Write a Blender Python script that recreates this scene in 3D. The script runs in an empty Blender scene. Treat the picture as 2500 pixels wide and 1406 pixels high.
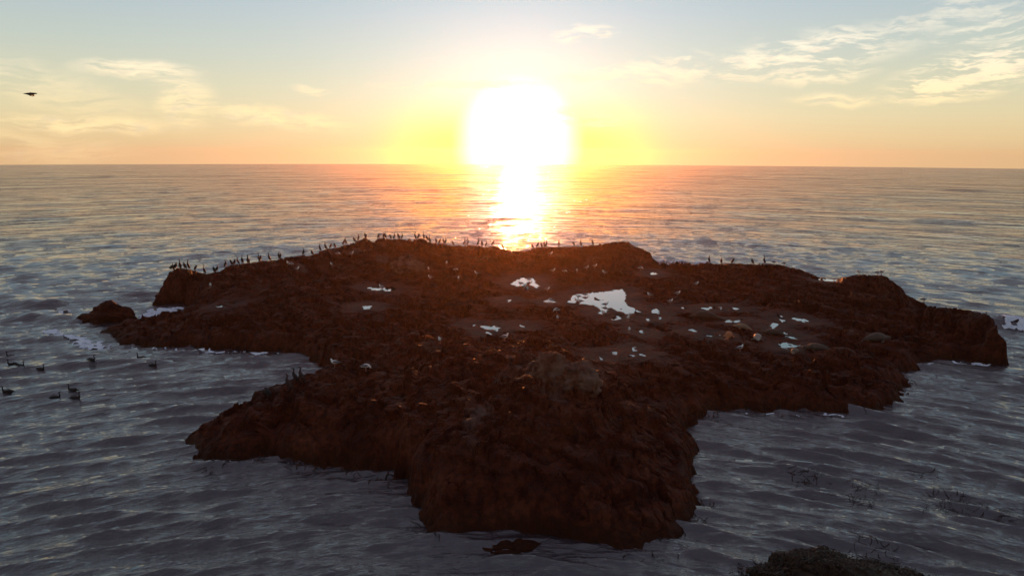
import bpy, bmesh, math, random
import numpy as np
from mathutils import Vector, Matrix
from mathutils.bvhtree import BVHTree

random.seed(7)
RNG = np.random.default_rng(7)
scene = bpy.context.scene
COL = scene.collection
R = math.radians

# ------------------------------------------------------------------ camera
CAM_H = 13.0
F_PX = 1700.0            # focal length in pixels of a 2500 px wide picture
R_SEA = 900.0
LEVEL_PY = 376.4
PITCH = math.atan((703.0 - LEVEL_PY) / F_PX)
ROLL = R(0.22)
cam_data = bpy.data.cameras.new("camera")
cam_data.sensor_width = 36.0
cam_data.lens = F_PX / 2500.0 * 36.0
cam_data.clip_start = 0.5
cam_data.clip_end = 20000.0
cam = bpy.data.objects.new("camera", cam_data)
COL.objects.link(cam)
cam.matrix_world = (Matrix.Translation((0, 0, CAM_H))
                    @ Matrix.Rotation(R(90) - PITCH, 4, 'X') @ Matrix.Rotation(ROLL, 4, 'Z'))
scene.camera = cam

# ------------------------------------------------------------------ light
SUN_EL, SUN_AZ = 1.6, 0.5
sun_dir = Vector((math.sin(R(SUN_AZ)) * math.cos(R(SUN_EL)), math.cos(R(SUN_AZ)) * math.cos(R(SUN_EL)), math.sin(R(SUN_EL))))
sun_data = bpy.data.lights.new("sun", 'SUN')
sun_data.energy = 5.0
sun_data.angle = R(0.55)
sun_data.color = (1.0, 0.28, 0.06)
sun = bpy.data.objects.new("sun", sun_data)
COL.objects.link(sun)
sun.rotation_euler = (-sun_dir).to_track_quat('-Z', 'Y').to_euler()
sun.location = (0, 60, 40)

scene.view_settings.view_transform = 'Standard'
scene.view_settings.look = 'None'
scene.view_settings.gamma = 1.0
scene.view_settings.exposure = 0.22
scene.view_settings.use_curve_mapping = False

ADDED_HAZE_DENSITY = 0.00018
ADDED_HAZE_G = 0.90


class NT:
    """small helper that writes shader graphs"""
    def __init__(self, tree):
        self.t = tree
        tree.nodes.clear()

    def n(self, kind, **kw):
        nd = self.t.nodes.new(kind)
        for k, v in kw.items():
            setattr(nd, k, v)
        return nd

    def link(self, a, b):
        self.t.links.new(a, b)

    def put(self, sock, v):
        if v is None:
            return
        if isinstance(v, (int, float)):
            sock.default_value = v
        elif isinstance(v, (tuple, list)):
            if len(v) == 3 and len(sock.default_value) == 4:
                v = (*v, 1.0)
            sock.default_value = v
        else:
            self.link(v, sock)

    def m(self, op, a, b=None, c=None, clamp=False):
        nd = self.n('ShaderNodeMath', operation=op, use_clamp=clamp)
        self.put(nd.inputs[0], a)
        self.put(nd.inputs[1], b)
        self.put(nd.inputs[2], c)
        return nd.outputs[0]

    def v(self, op, a, b=None, out=0):
        nd = self.n('ShaderNodeVectorMath', operation=op)
        self.put(nd.inputs[0], a)
        self.put(nd.inputs[1], b)
        return nd.outputs[out]

    def vscale(self, a, s):
        nd = self.n('ShaderNodeVectorMath', operation='SCALE')
        self.put(nd.inputs[0], a)
        self.put(nd.inputs['Scale'], s)
        return nd.outputs[0]

    def comb(self, x, y, z):
        nd = self.n('ShaderNodeCombineXYZ')
        for i, q in enumerate((x, y, z)):
            self.put(nd.inputs[i], q)
        return nd.outputs[0]

    def rng(self, val, a, b, c=0.0, d=1.0, smooth=True):
        nd = self.n('ShaderNodeMapRange', interpolation_type='SMOOTHSTEP' if smooth else 'LINEAR')
        self.put(nd.inputs['Value'], val)
        for k, q in zip(('From Min', 'From Max', 'To Min', 'To Max'), (a, b, c, d)):
            self.put(nd.inputs[k], q)
        return nd.outputs['Result']

    def mix(self, f, a, b, mode='MIX'):
        nd = self.n('ShaderNodeMix', data_type='RGBA', blend_type=mode)
        self.put(nd.inputs[0], f)
        self.put(nd.inputs[6], a)
        self.put(nd.inputs[7], b)
        return nd.outputs[2]

    def noise(self, vec, scale, detail=4, rough=0.55, dist=0.0):
        nd = self.n('ShaderNodeTexNoise')
        self.put(nd.inputs['Vector'], vec)
        nd.inputs['Scale'].default_value = scale
        nd.inputs['Detail'].default_value = detail
        nd.inputs['Roughness'].default_value = rough
        nd.inputs['Distortion'].default_value = dist
        return nd.outputs['Fac']

    def mapping(self, vec, loc=(0, 0, 0), rot=(0, 0, 0), scale=(1, 1, 1), kind='POINT'):
        nd = self.n('ShaderNodeMapping', vector_type=kind)
        self.put(nd.inputs['Vector'], vec)
        nd.inputs['Location'].default_value = loc
        nd.inputs['Rotation'].default_value = rot
        nd.inputs['Scale'].default_value = scale
        return nd.outputs[0]

    def ramp(self, fac, stops):
        nd = self.n('ShaderNodeValToRGB')
        self.put(nd.inputs[0], fac)
        cr = nd.color_ramp
        cr.elements[0].position, cr.elements[0].color = stops[0][0], (*stops[0][1], 1)
        cr.elements[1].position, cr.elements[1].color = stops[-1][0], (*stops[-1][1], 1)
        for p, c in stops[1:-1]:
            e = cr.elements.new(p)
            e.color = (*c, 1)
        return nd.outputs[0]


# ------------------------------------------------------------------ sky
def pix_dir(px, py):
    x, y = px - 1250.0, 703.0 - py
    xr = x * math.cos(ROLL) - y * math.sin(ROLL)
    yr = x * math.sin(ROLL) + y * math.cos(ROLL)
    c, s = math.cos(PITCH), math.sin(PITCH)
    v = Vector((xr, yr * s + F_PX * c, yr * c - F_PX * s))
    return v.normalized()


def az_el(px, py):
    d = pix_dir(px, py)
    return math.degrees(math.atan2(d.x, d.y)), math.degrees(math.asin(d.z))


def build_world():
    w = bpy.data.worlds.new("World")
    scene.world = w
    w.use_nodes = True
    g = NT(w.node_tree)
    tc = g.n('ShaderNodeTexCoord').outputs['Generated']
    d = g.v('NORMALIZE', tc)
    sep = g.n('ShaderNodeSeparateXYZ')
    g.link(d, sep.inputs[0])
    X, Y, Z = sep.outputs
    el = g.m('MULTIPLY', g.m('ARCSINE', Z), 57.29578)
    az = g.m('MULTIPLY', g.m('ARCTAN2', X, Y), 57.29578)
    elc = g.m('MAXIMUM', el, 0.0)
    dot = g.v('DOT_PRODUCT', d, tuple(sun_dir), out=1)
    ang = g.m('MULTIPLY', g.m('ARCCOSINE', g.m('MINIMUM', dot, 0.999999)), 57.29578)
    # the clear sky: colour by height above the horizon
    base = g.ramp(g.m('DIVIDE', elc, 90.0), [
        (0.0, (0.64, 0.44, 0.23)), (1.2 / 90, (0.68, 0.51, 0.27)), (2.8 / 90, (0.66, 0.57, 0.34)),
        (4.8 / 90, (0.58, 0.57, 0.40)), (7.5 / 90, (0.47, 0.53, 0.47)), (10.5 / 90, (0.38, 0.47, 0.51)),
        (14 / 90, (0.25, 0.41, 0.49)), (20 / 90, (0.33, 0.41, 0.48)), (45 / 90, (0.19, 0.185, 0.24)), (1.0, (0.13, 0.13, 0.175))])
    # darker on the side away from the sun
    away = g.rng(ang, 50, 140, 1.0, 0.85)
    base = g.vscale(base, away)
    # aureole of the low sun
    e1 = g.m('MULTIPLY', g.m('EXPONENT', g.m('DIVIDE', ang, -6.0)), 0.52)
    e2 = g.m('MULTIPLY', g.m('EXPONENT', g.m('DIVIDE', ang, -17.0)), 0.26)
    low = g.rng(el, 0.3, 5.0)
    gold = g.m('MULTIPLY', g.rng(ang, 13.0, 4.0, 0.0, 0.8), g.rng(el, 0.5, 5.5, 1.0, 0.0))
    base = g.mix(gold, base, (1.15, 0.90, 0.13))
    gcol = g.mix(low, (1.0, 0.70, 0.02), (0.95, 0.86, 0.80))
    glow = g.v('ADD', g.vscale(gcol, e1), g.vscale((1.0, 0.86, 0.76), g.m('MULTIPLY', e2, g.m('SUBTRACT', 1.0, g.m('MULTIPLY', gold, 0.9)))))
    cdot = g.v('DOT_PRODUCT', d, tuple(pix_dir(1265, 352)), out=1)
    cang = g.m('MULTIPLY', g.m('ARCCOSINE', g.m('MINIMUM', cdot, 0.999999)), 57.29578)
    core = g.vscale((0.22, 0.36, 0.95), g.rng(cang, 5.6, 2.8, 0.0, 1.0))
    disc = g.vscale((1.0, 0.8, 0.5), g.rng(ang, 1.0, 0.5, 0.0, 1.5))
    # cirrus: soft-edged fields of streaky noise at fixed bearings
    ae = g.comb(az, el, 0.0)
    warp = g.n('ShaderNodeTexNoise')
    g.put(warp.inputs['Vector'], ae)
    warp.inputs['Scale'].default_value = 0.35
    warp.inputs['Detail'].default_value = 3
    wv = g.vscale(g.v('SUBTRACT', warp.outputs['Color'], (0.5, 0.5, 0.5)), 1.1)
    aew = g.v('ADD', ae, wv)

    def field(items, rot, sx, sy, thr0, thr1, seed):
        tot = None
        for (px, py, wpx, hpx, deg, amp) in items:
            a0, e0 = az_el(px, py)
            k = 57.3 / F_PX
            mp = g.mapping(aew, loc=(a0, e0, 0), rot=(0, 0, R(deg)), scale=(wpx * k, hpx * k, 1), kind='TEXTURE')
            ln = g.v('LENGTH', mp, out=1)
            msk = g.rng(ln, 1.0, 0.3, 0.0, amp)
            tot = msk if tot is None else g.m('MAXIMUM', tot, msk)
        st = g.mapping(aew, loc=(seed, seed * 0.7, 0), rot=(0, 0, R(rot)), scale=(sx, sy, 1))
        nz = g.noise(st, 1.0, 7, 0.62, 0.1)
        nz = g.rng(nz, thr0, thr1)
        fine = g.noise(g.mapping(aew, loc=(seed, 3, 0), rot=(0, 0, R(rot)), scale=(sx * 3, sy * 3, 1)), 1.0, 5, 0.6)
        nz = g.m('MULTIPLY', nz, g.rng(fine, 0.25, 0.62, 0.55, 1.0))
        return g.m('MULTIPLY', tot, nz, clamp=True)

    right = field([(1960, 135, 290, 62, 7, 1.0), (1640, 172, 190, 44, 5, 0.9), (2390, 175, 210, 66, 14, 1.5), (1990, 185, 150, 26, 2, 0.9),
                   (2310, 35, 300, 38, 14, 0.5), (2450, 55, 90, 50, -20, 0.6), (2370, 80, 90, 26, 8, 0.75), (2050, 85, 60, 20, 14, 0.8), (1430, 82, 95, 26, 3, 1.0)],
                  -10, 0.30, 1.7, 0.42, 0.58, 4.0)
    left = field([(340, 172, 160, 26, 0, 0.95), (450, 250, 85, 75, 35, 0.8), (680, 290, 220, 30, -5, 0.9), (210, 304, 220, 26, 0, 0.8),
                  (1500, 182, 180, 20, 2, 1.2), (1130, 207, 260, 14, 1, 0.9), (1450, 285, 150, 34, -2, 1.1), (2040, 245, 130, 20, -4, 0.75),
                  (760, 219, 60, 12, -3, 0.7), (60, 200, 300, 60, -14, 0.4), (1480, 292, 75, 12, 0, 0.9), (410, 203, 60, 14, 5, 0.7), (60, 360, 260, 40, -4, 0.35)],
                 4, 0.26, 1.7, 0.34, 0.54, 11.0)
    cl = g.m('MAXIMUM', right, left)
    clcol = g.mix(g.rng(el, 2.0, 9.0), (1.0, 0.78, 0.42), (0.95, 0.86, 0.68))
    clcol = g.mix(g.rng(g.noise(g.mapping(aew, scale=(0.5, 1.4, 1)), 1.0, 4), 0.45, 0.75, 0.0, 0.55), clcol, (0.62, 0.55, 0.47))
    sky = g.v('ADD', g.v('ADD', base, glow), g.v('ADD', core, disc))
    veil = g.vscale(clcol, g.m('ADD', g.m('MULTIPLY', e1, 0.45), 1.06))
    sky = g.mix(g.m('MULTIPLY', cl, 0.92), sky, veil)
    bg = g.n('ShaderNodeBackground')
    g.link(sky, bg.inputs['Color'])
    bg.inputs['Strength'].default_value = 0.95
    nish = g.n('ShaderNodeTexSky', sky_type='NISHITA')
    nish.sun_disc = False
    nish.sun_elevation = R(SUN_EL)
    nish.sun_rotation = R(SUN_AZ)
    nish.altitude = 10
    bg2 = g.n('ShaderNodeBackground')
    g.link(nish.outputs[0], bg2.inputs['Color'])
    bg2.inputs['Strength'].default_value = 0.004
    add = g.n('ShaderNodeAddShader')
    g.link(bg.outputs[0], add.inputs[0])
    g.link(bg2.outputs[0], add.inputs[1])
    out = g.n('ShaderNodeOutputWorld')
    g.link(add.outputs[0], out.inputs['Surface'])


build_world()


# ------------------------------------------------------------------ numeric helpers
def to_world(px, py, z=0.0):
    d = pix_dir(px, py)
    t = (z - CAM_H) / d.z
    return np.array([d.x * t, d.y * t, z])


def smooth(a, b, x):
    t = np.clip((x - a) / (b - a), 0, 1)
    return t * t * (3 - 2 * t)


PERM = RNG.permutation(1024)
PERM = np.concatenate([PERM, PERM, PERM])
GA = RNG.uniform(0, 2 * np.pi, 1024)
GX, GY = np.cos(GA), np.sin(GA)


def perlin(x, y, seed=0):
    xi, yi = np.floor(x).astype(np.int64), np.floor(y).astype(np.int64)
    xf, yf = x - xi, y - yi
    u, v = xf ** 3 * (xf * (xf * 6 - 15) + 10), yf ** 3 * (yf * (yf * 6 - 15) + 10)

    def gr(ix, iy, fx, fy):
        h = PERM[(PERM[(ix + seed * 57) & 1023] + iy) & 1023]
        return GX[h] * fx + GY[h] * fy
    a = gr(xi, yi, xf, yf)
    b = gr(xi + 1, yi, xf - 1, yf)
    c = gr(xi, yi + 1, xf, yf - 1)
    d = gr(xi + 1, yi + 1, xf - 1, yf - 1)
    return (a + u * (b - a)) * (1 - v) + (c + u * (d - c)) * v


def fbm(x, y, octs=4, seed=0, gain=0.5):
    s, a = 0.0, 1.0
    for i in range(octs):
        s = s + a * perlin(x * 2 ** i + 17.3 * i, y * 2 ** i - 9.1 * i, seed + i)
        a *= gain
    return s


def worley(x, y, seed=0):
    xi, yi = np.floor(x).astype(np.int64), np.floor(y).astype(np.int64)
    f1 = np.full(x.shape, 9.0)
    f2 = np.full(x.shape, 9.0)
    cell = np.zeros(x.shape)
    for dx in (-1, 0, 1):
        for dy in (-1, 0, 1):
            ix, iy = xi + dx, yi + dy
            h = PERM[(PERM[(ix + seed * 31) & 1023] + iy) & 1023]
            h2 = PERM[(h + 71) & 1023]
            d = (ix + 0.15 + 0.7 * h / 1023 - x) ** 2 + (iy + 0.15 + 0.7 * h2 / 1023 - y) ** 2
            nearer = d < f1
            f2 = np.where(nearer, f1, np.minimum(f2, d))
            cell = np.where(nearer, h / 1023.0, cell)
            f1 = np.where(nearer, d, f1)
    return np.sqrt(f1), np.sqrt(f2), cell


def facets(x, y, seed, tilt):
    """broken ground: every cell is a block with its own height and tilt"""
    xi, yi = np.floor(x).astype(np.int64), np.floor(y).astype(np.int64)
    best = np.full(x.shape, 9.0)
    out = np.zeros(x.shape)
    for dx in (-1, 0, 1):
        for dy in (-1, 0, 1):
            ix, iy = xi + dx, yi + dy
            h = PERM[(PERM[(ix + seed * 31) & 1023] + iy) & 1023]
            h2, h3, h4 = PERM[(h + 71) & 1023], PERM[(h + 191) & 1023], PERM[(h + 433) & 1023]
            ux, uy = x - ix - .15 - .7 * h / 1023, y - iy - .15 - .7 * h2 / 1023
            d = np.abs(ux) ** 1.5 + np.abs(uy) ** 1.5
            val = tilt * (GX[h3] * ux + GY[h3] * uy) + (h4 / 1023 - .5)
            out = np.where(d < best, val, out)
            best = np.minimum(best, d)
    return out


def signed_dist(x, y, poly):
    """distance to a polygon's edge, positive inside"""
    n = len(poly)
    best = np.full(x.shape, 1e9)
    inside = np.zeros(x.shape, bool)
    for i in range(n):
        ax, ay = poly[i][0], poly[i][1]
        bx, by = poly[(i + 1) % n][0], poly[(i + 1) % n][1]
        ex, ey = bx - ax, by - ay
        t = np.clip(((x - ax) * ex + (y - ay) * ey) / (ex * ex + ey * ey + 1e-12), 0, 1)
        best = np.minimum(best, (x - ax - t * ex) ** 2 + (y - ay - t * ey) ** 2)
        cond = (ay > y) != (by > y)
        with np.errstate(divide='ignore', invalid='ignore'):
            xc = ax + (y - ay) / (by - ay + 1e-15) * ex
        inside ^= cond & (x < xc)
    d = np.sqrt(best)
    return np.where(inside, d, -d)


def grid_mesh(name, P, wrap=False):
    """P: (rows, cols, 3) array of vertices -> mesh of quads"""
    r, c = P.shape[:2]
    me = bpy.data.meshes.new(name)
    idx = np.arange(r * c).reshape(r, c)
    if wrap:
        nxt = np.roll(idx, -1, axis=1)
        q = np.stack([idx[:-1], nxt[:-1], nxt[1:], idx[1:]], -1).reshape(-1, 4)
    else:
        q = np.stack([idx[:-1, :-1], idx[:-1, 1:], idx[1:, 1:], idx[1:, :-1]], -1).reshape(-1, 4)
    return fill_mesh(me, P.reshape(-1, 3), q)


def fill_mesh(me, V, Q):
    me.vertices.add(len(V))
    me.vertices.foreach_set('co', np.ascontiguousarray(V, dtype=np.float32).ravel())
    k = Q.shape[1]
    me.loops.add(Q.size)
    me.loops.foreach_set('vertex_index', Q.astype(np.int32).ravel())
    me.polygons.add(len(Q))
    me.polygons.foreach_set('loop_start', np.arange(0, Q.size, k, dtype=np.int32))
    me.polygons.foreach_set('loop_total', np.full(len(Q), k, dtype=np.int32))
    me.polygons.foreach_set('use_smooth', np.ones(len(Q), dtype=bool))
    me.update(calc_edges=True)
    return me


def add_attr(me, name, vals):
    at = me.attributes.new(name, 'FLOAT', 'POINT')
    at.data.foreach_set('value', np.ascontiguousarray(vals, dtype=np.float32).ravel())


def link(name, me, mat=None, parent=None):
    o = bpy.data.objects.new(name, me)
    COL.objects.link(o)
    if mat is not None and len(me.materials) == 0:
        me.materials.append(mat)
    if parent is not None:
        o.parent = parent
    return o


def tag(o, label=None, cat=None, group=None, kind=None):
    for k, q in (('label', label), ('category', cat), ('group', group), ('kind', kind)):
        if q:
            o[k] = q
    return o


# ------------------------------------------------------------------ materials
def material(name):
    mt = bpy.data.materials.new(name)
    mt.use_nodes = True
    g = NT(mt.node_tree)
    bs = g.n('ShaderNodeBsdfPrincipled')
    out = g.n('ShaderNodeOutputMaterial')
    g.link(bs.outputs[0], out.inputs['Surface'])
    return mt, g, bs, out


def rock_material():
    mt, g, bs, out = material('wet_rock')
    pos = g.n('ShaderNodeNewGeometry').outputs['Position']
    n1 = g.noise(pos, 0.55, 5, 0.6)
    n2 = g.noise(pos, 4.0, 6, 0.65)
    n3 = g.noise(pos, 16.0, 4, 0.6)
    col = g.ramp(n1, [(0.3, (0.040, 0.0100, 0.0055)), (0.5, (0.088, 0.0205, 0.0105)), (0.72, (0.15, 0.043, 0.024))])  # red of the lens glare is put into the rock colour
    col = g.mix(g.rng(n2, 0.35, 0.7), g.vscale(col, 0.35), col)
    # low seaweed tint, also painting edges dark outside the glare, guano specks higher up
    sep = g.n('ShaderNodeSeparateXYZ')
    g.link(pos, sep.inputs[0])
    zz = g.m('ADD', sep.outputs[2], g.m('MULTIPLY', n2, 0.8))
    col = g.mix(g.rng(zz, 1.1, 0.5, 0.0, 0.75), col, (0.028, 0.009, 0.003))
    at = g.n('ShaderNodeAttribute', attribute_name='guano').outputs['Fac']
    spk = g.m('MULTIPLY', g.rng(n3, 0.56, 0.68), g.rng(g.noise(pos, 1.3, 3), 0.48, 0.66, 0.0, 0.32))
    gu = g.m('ADD', g.m('MULTIPLY', at, g.rng(n2, 0.30, 0.60, 0.2, 1.0)), g.m('MULTIPLY', spk, g.rng(zz, 1.6, 2.6)), clamp=True)
    col = g.mix(gu, col, (0.27, 0.235, 0.21))
    g.link(col, bs.inputs['Base Color'])
    g.put(bs.inputs['Roughness'], g.rng(n2, 0.3, 0.7, 0.55, 0.85))
    bs.inputs['Specular IOR Level'].default_value = 0.10
    bp = g.n('ShaderNodeBump')
    bp.inputs['Strength'].default_value = 0.9
    bp.inputs['Distance'].default_value = 0.10
    g.link(g.m('ADD', n2, g.m('MULTIPLY', n3, 0.45)), bp.inputs['Height'])
    g.link(bp.outputs[0], bs.inputs['Normal'])
    return mt


def sea_material():
    mt, g, bs, out = material('sea_water')
    pos = g.n('ShaderNodeNewGeometry').outputs['Position']
    bs.inputs['Base Color'].default_value = (0.036, 0.030, 0.037, 1)
    bs.inputs['IOR'].default_value = 2.0
    cd = g.n('ShaderNodeVectorMath', operation='LENGTH')
    g.link(pos, cd.inputs[0])
    dist = cd.outputs['Value']
    g.put(bs.inputs['Roughness'], g.rng(dist, 60, 700, 0.04, 0.12, smooth=False))
    sep = g.n('ShaderNodeSeparateXYZ')
    g.link(pos, sep.inputs[0])
    bend = g.m('DIVIDE', g.m('MULTIPLY', sep.outputs[0], sep.outputs[0]), g.m('ADD', g.m('MULTIPLY', dist, 1.4), 30))
    wp = g.comb(sep.outputs[0], g.m('ADD', sep.outputs[1], bend), 0.0)
    r1 = g.noise(g.mapping(wp, rot=(0, 0, 0.12), scale=(1.0, 2.4, 1)), 1.6, 5, 0.6, 0.3)
    r2 = g.noise(g.mapping(wp, loc=(7, 3, 0), rot=(0, 0, -0.2), scale=(0.30, 0.8, 1)), 0.9, 4, 0.55, 0.4)
    b1 = g.n('ShaderNodeBump')
    b1.inputs['Strength'].default_value = 1.0
    b1.inputs['Distance'].default_value = 0.11
    g.link(r1, b1.inputs['Height'])
    l2 = g.noise(g.mapping(wp, loc=(31, 5, 0), rot=(0, 0, 0.07), scale=(0.07, 0.17, 1)), 1.0, 4, 0.6, 0.5)
    l3 = g.noise(g.mapping(wp, loc=(3, 55, 0), rot=(0, 0, -0.05), scale=(0.022, 0.05, 1)), 1.0, 4, 0.6, 0.5)
    hh = g.m('MULTIPLY', r2, g.rng(dist, 40, 160, 0.20, 1.1))
    hh = g.m('ADD', hh, g.m('MULTIPLY', l2, g.rng(dist, 70, 220, 0.0, 6.0)))
    hh = g.m('ADD', hh, g.m('MULTIPLY', l3, g.rng(dist, 220, 500, 0.0, 24.0)))
    b2 = g.n('ShaderNodeBump')
    b2.inputs['Strength'].default_value = 1.0
    b2.inputs['Distance'].default_value = 1.0
    g.link(hh, b2.inputs['Height'])
    g.link(b1.outputs[0], b2.inputs['Normal'])
    g.link(b2.outputs[0], bs.inputs['Normal'])
    return mt


def pool_material():
    mt = bpy.data.materials.new('pool_water')
    mt.use_nodes = True
    g = NT(mt.node_tree)
    fr = g.n('ShaderNodeFresnel')
    fr.inputs['IOR'].default_value = 1.36
    gl = g.n('ShaderNodeBsdfGlossy')
    gl.inputs['Roughness'].default_value = 0.02
    df = g.n('ShaderNodeBsdfDiffuse')
    df.inputs['Color'].default_value = (0.03, 0.022, 0.016, 1)
    pos = g.n('ShaderNodeNewGeometry').outputs['Position']
    bp = g.n('ShaderNodeBump')
    bp.inputs['Strength'].default_value = 0.3
    bp.inputs['Distance'].default_value = 0.01
    g.link(g.noise(pos, 2.5, 3), bp.inputs['Height'])
    g.link(bp.outputs[0], gl.inputs['Normal'])
    mx = g.n('ShaderNodeMixShader')
    g.put(mx.inputs[0], g.m('MULTIPLY', fr.outputs[0], 2.1, clamp=True))
    g.link(df.outputs[0], mx.inputs[1])
    g.link(gl.outputs[0], mx.inputs[2])
    out = g.n('ShaderNodeOutputMaterial')
    g.link(mx.outputs[0], out.inputs['Surface'])
    return mt


def plain(name, c0, c1, rough=0.6, scale=8.0, spec=0.3, bump=0.01):
    mt, g, bs, out = material(name)
    pos = g.n('ShaderNodeTexCoord').outputs['Object']
    nz = g.noise(pos, scale, 4, 0.6)
    g.link(g.mix(g.rng(nz, 0.35, 0.65), c0, c1), bs.inputs['Base Color'])
    bs.inputs['Roughness'].default_value = rough
    bs.inputs['Specular IOR Level'].default_value = spec
    bp = g.n('ShaderNodeBump')
    bp.inputs['Strength'].default_value = 0.6
    bp.inputs['Distance'].default_value = bump
    g.link(g.noise(pos, scale * 4, 3), bp.inputs['Height'])
    g.link(bp.outputs[0], bs.inputs['Normal'])
    return mt


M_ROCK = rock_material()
M_SEA = sea_material()
M_POOL = pool_material()
M_CORM = plain('cormorant_plumage', (0.008, 0.008, 0.009), (0.016, 0.014, 0.014), 0.65, 20)
M_BILL = plain('dark_bill', (0.03, 0.025, 0.02), (0.05, 0.04, 0.03), 0.5, 20)
M_GULL = plain('white_plumage', (0.72, 0.70, 0.68), (0.80, 0.78, 0.76), 0.8, 20)
M_WING = plain('grey_plumage', (0.10, 0.10, 0.11), (0.16, 0.16, 0.17), 0.75, 20)
M_YBILL = plain('yellow_bill', (0.50, 0.28, 0.04), (0.58, 0.33, 0.05), 0.5, 20)
M_LEG = plain('pink_leg', (0.30, 0.16, 0.13), (0.36, 0.20, 0.16), 0.6, 20)
M_FOAM = plain('sea_foam', (0.62, 0.66, 0.78), (0.80, 0.82, 0.88), 0.9, 3.0, 0.1, 0.05)
M_KELP = plain('kelp', (0.014, 0.007, 0.0025), (0.034, 0.016, 0.006), 0.55, 5.0, 0.25)
M_GUANO = plain('guano_rock', (0.060, 0.020, 0.011), (0.135, 0.085, 0.068), 0.9, 1.3, 0.2, 0.06)


# ------------------------------------------------------------------ the sea
def wave_tile(size, n, lmin, lmax, spread, theta, seed):
    rg = np.random.default_rng(seed)
    k = np.fft.fftfreq(n, size / n) * 2 * np.pi
    kx, ky = np.meshgrid(k, k)
    kk = np.hypot(kx, ky) + 1e-9
    ang = np.arctan2(kx * math.cos(theta) - ky * math.sin(theta), kx * math.sin(theta) + ky * math.cos(theta))
    lam = 2 * np.pi / kk
    band = smooth(lmin * 0.8, lmin * 1.2, lam) * (1 - smooth(lmax * 0.8, lmax * 1.2, lam))
    amp = band * kk ** -1.7 * np.exp(-(np.sin(ang) / spread) ** 2)
    spec = amp * (rg.normal(size=(n, n)) + 1j * rg.normal(size=(n, n)))
    h = np.real(np.fft.ifft2(spec))
    return h / h.std(), size


TILES = [(wave_tile(190, 512, 11, 45, 0.25, 0.05, 1), 0.055, 12.0),
         (wave_tile(61, 512, 2.2, 9, 0.22, -0.10, 2), 0.030, 4.0),
         (wave_tile(17.3, 512, 0.6, 2.3, 0.25, 0.15, 3), 0.062, 1.0),
         (wave_tile(7.1, 512, 0.26, 0.7, 0.35, -0.05, 4), 0.018, 0.4)]


def sample(tile, x, y):
    h, size = tile
    n = h.shape[0]
    u, v = x / size * n, y / size * n
    iu, iv = np.floor(u).astype(np.int64), np.floor(v).astype(np.int64)
    fu, fv = u - iu, v - iv
    a, b, c, d = h[iv % n, iu % n], h[iv % n, (iu + 1) % n], h[(iv + 1) % n, iu % n], h[(iv + 1) % n, (iu + 1) % n]
    return (a * (1 - fu) + b * fu) * (1 - fv) + (c * (1 - fu) + d * fu) * fv


def seg_dist(x, y, a, b):
    ex, ey = b[0] - a[0], b[1] - a[1]
    t = np.clip(((x - a[0]) * ex + (y - a[1]) * ey) / (ex * ex + ey * ey), 0, 1)
    return np.hypot(x - a[0] - t * ex, y - a[1] - t * ey), t, (y - a[1] - t * ey)


BREAKERS = [(to_world(1600, 640), to_world(1760, 658), 0.75, 1.5),
            (to_world(2415, 792), to_world(2620, 806), 0.75, 1.0),
            (to_world(2300, 768), to_world(2440, 774), 0.35, 1.1),
            (to_world(40, 772), to_world(190, 778), 0.40, 1.0),
            (to_world(10, 742), to_world(105, 746), 0.45, 1.0)]


def sea_height(x, y, step=None):
    x, y = np.asarray(x, float), np.asarray(y, float)
    r = np.hypot(x, y)
    yb = y + x * x / (1.4 * r + 30)          # crests bend round the island
    gust = 0.75 + 0.5 * np.clip(fbm(x / 23.0, y / 40.0, 3, 5) + 0.3, 0, 1)
    h = np.zeros_like(x)
    for tile, amp, lam in TILES:
        a = amp if step is None else amp * (1 - smooth(0.5, 1.4, step / lam))
        hh = sample(tile, x, yb)
        hh = hh + 0.22 * (hh * hh - 1)         # sharper crests than troughs
        h = h + a * hh * gust
    for a, b, hgt, wd in BREAKERS:
        d, t, side = seg_dist(x, y, a, b)
        h = h + hgt * np.exp(-(d / np.where(side > 0, wd * 1.8, wd)) ** 2) * (0.8 + 0.4 * perlin(x / 1.7, y / 1.7, 3))
    return h


def build_sea():
    rs, r = [0.02, 3.0, 7.0, 12.0], 17.0
    while r < R_SEA:
        rs.append(r)
        r += min(0.045 + 7e-5 * r * r, 0.012 * r)
    rs.append(R_SEA)
    rs = np.array(rs)
    front = np.linspace(-46, 46, 1050)
    back = np.linspace(46, 314, 150)[1:-1]
    th = np.radians(np.concatenate([front, back]))
    rr, tt = np.meshgrid(rs, th, indexing='ij')
    x, y = rr * np.sin(tt), rr * np.cos(tt)
    step = np.gradient(rs)[:, None] * np.ones_like(tt)
    z = sea_height(x, y, step) * (1 - smooth(R_SEA * 0.5, R_SEA, rr))
    me = grid_mesh('sea', np.stack([x, y, z], -1)[:, ::-1], wrap=True)
    tag(link('sea', me, M_SEA), kind='structure')


build_sea()

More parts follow.
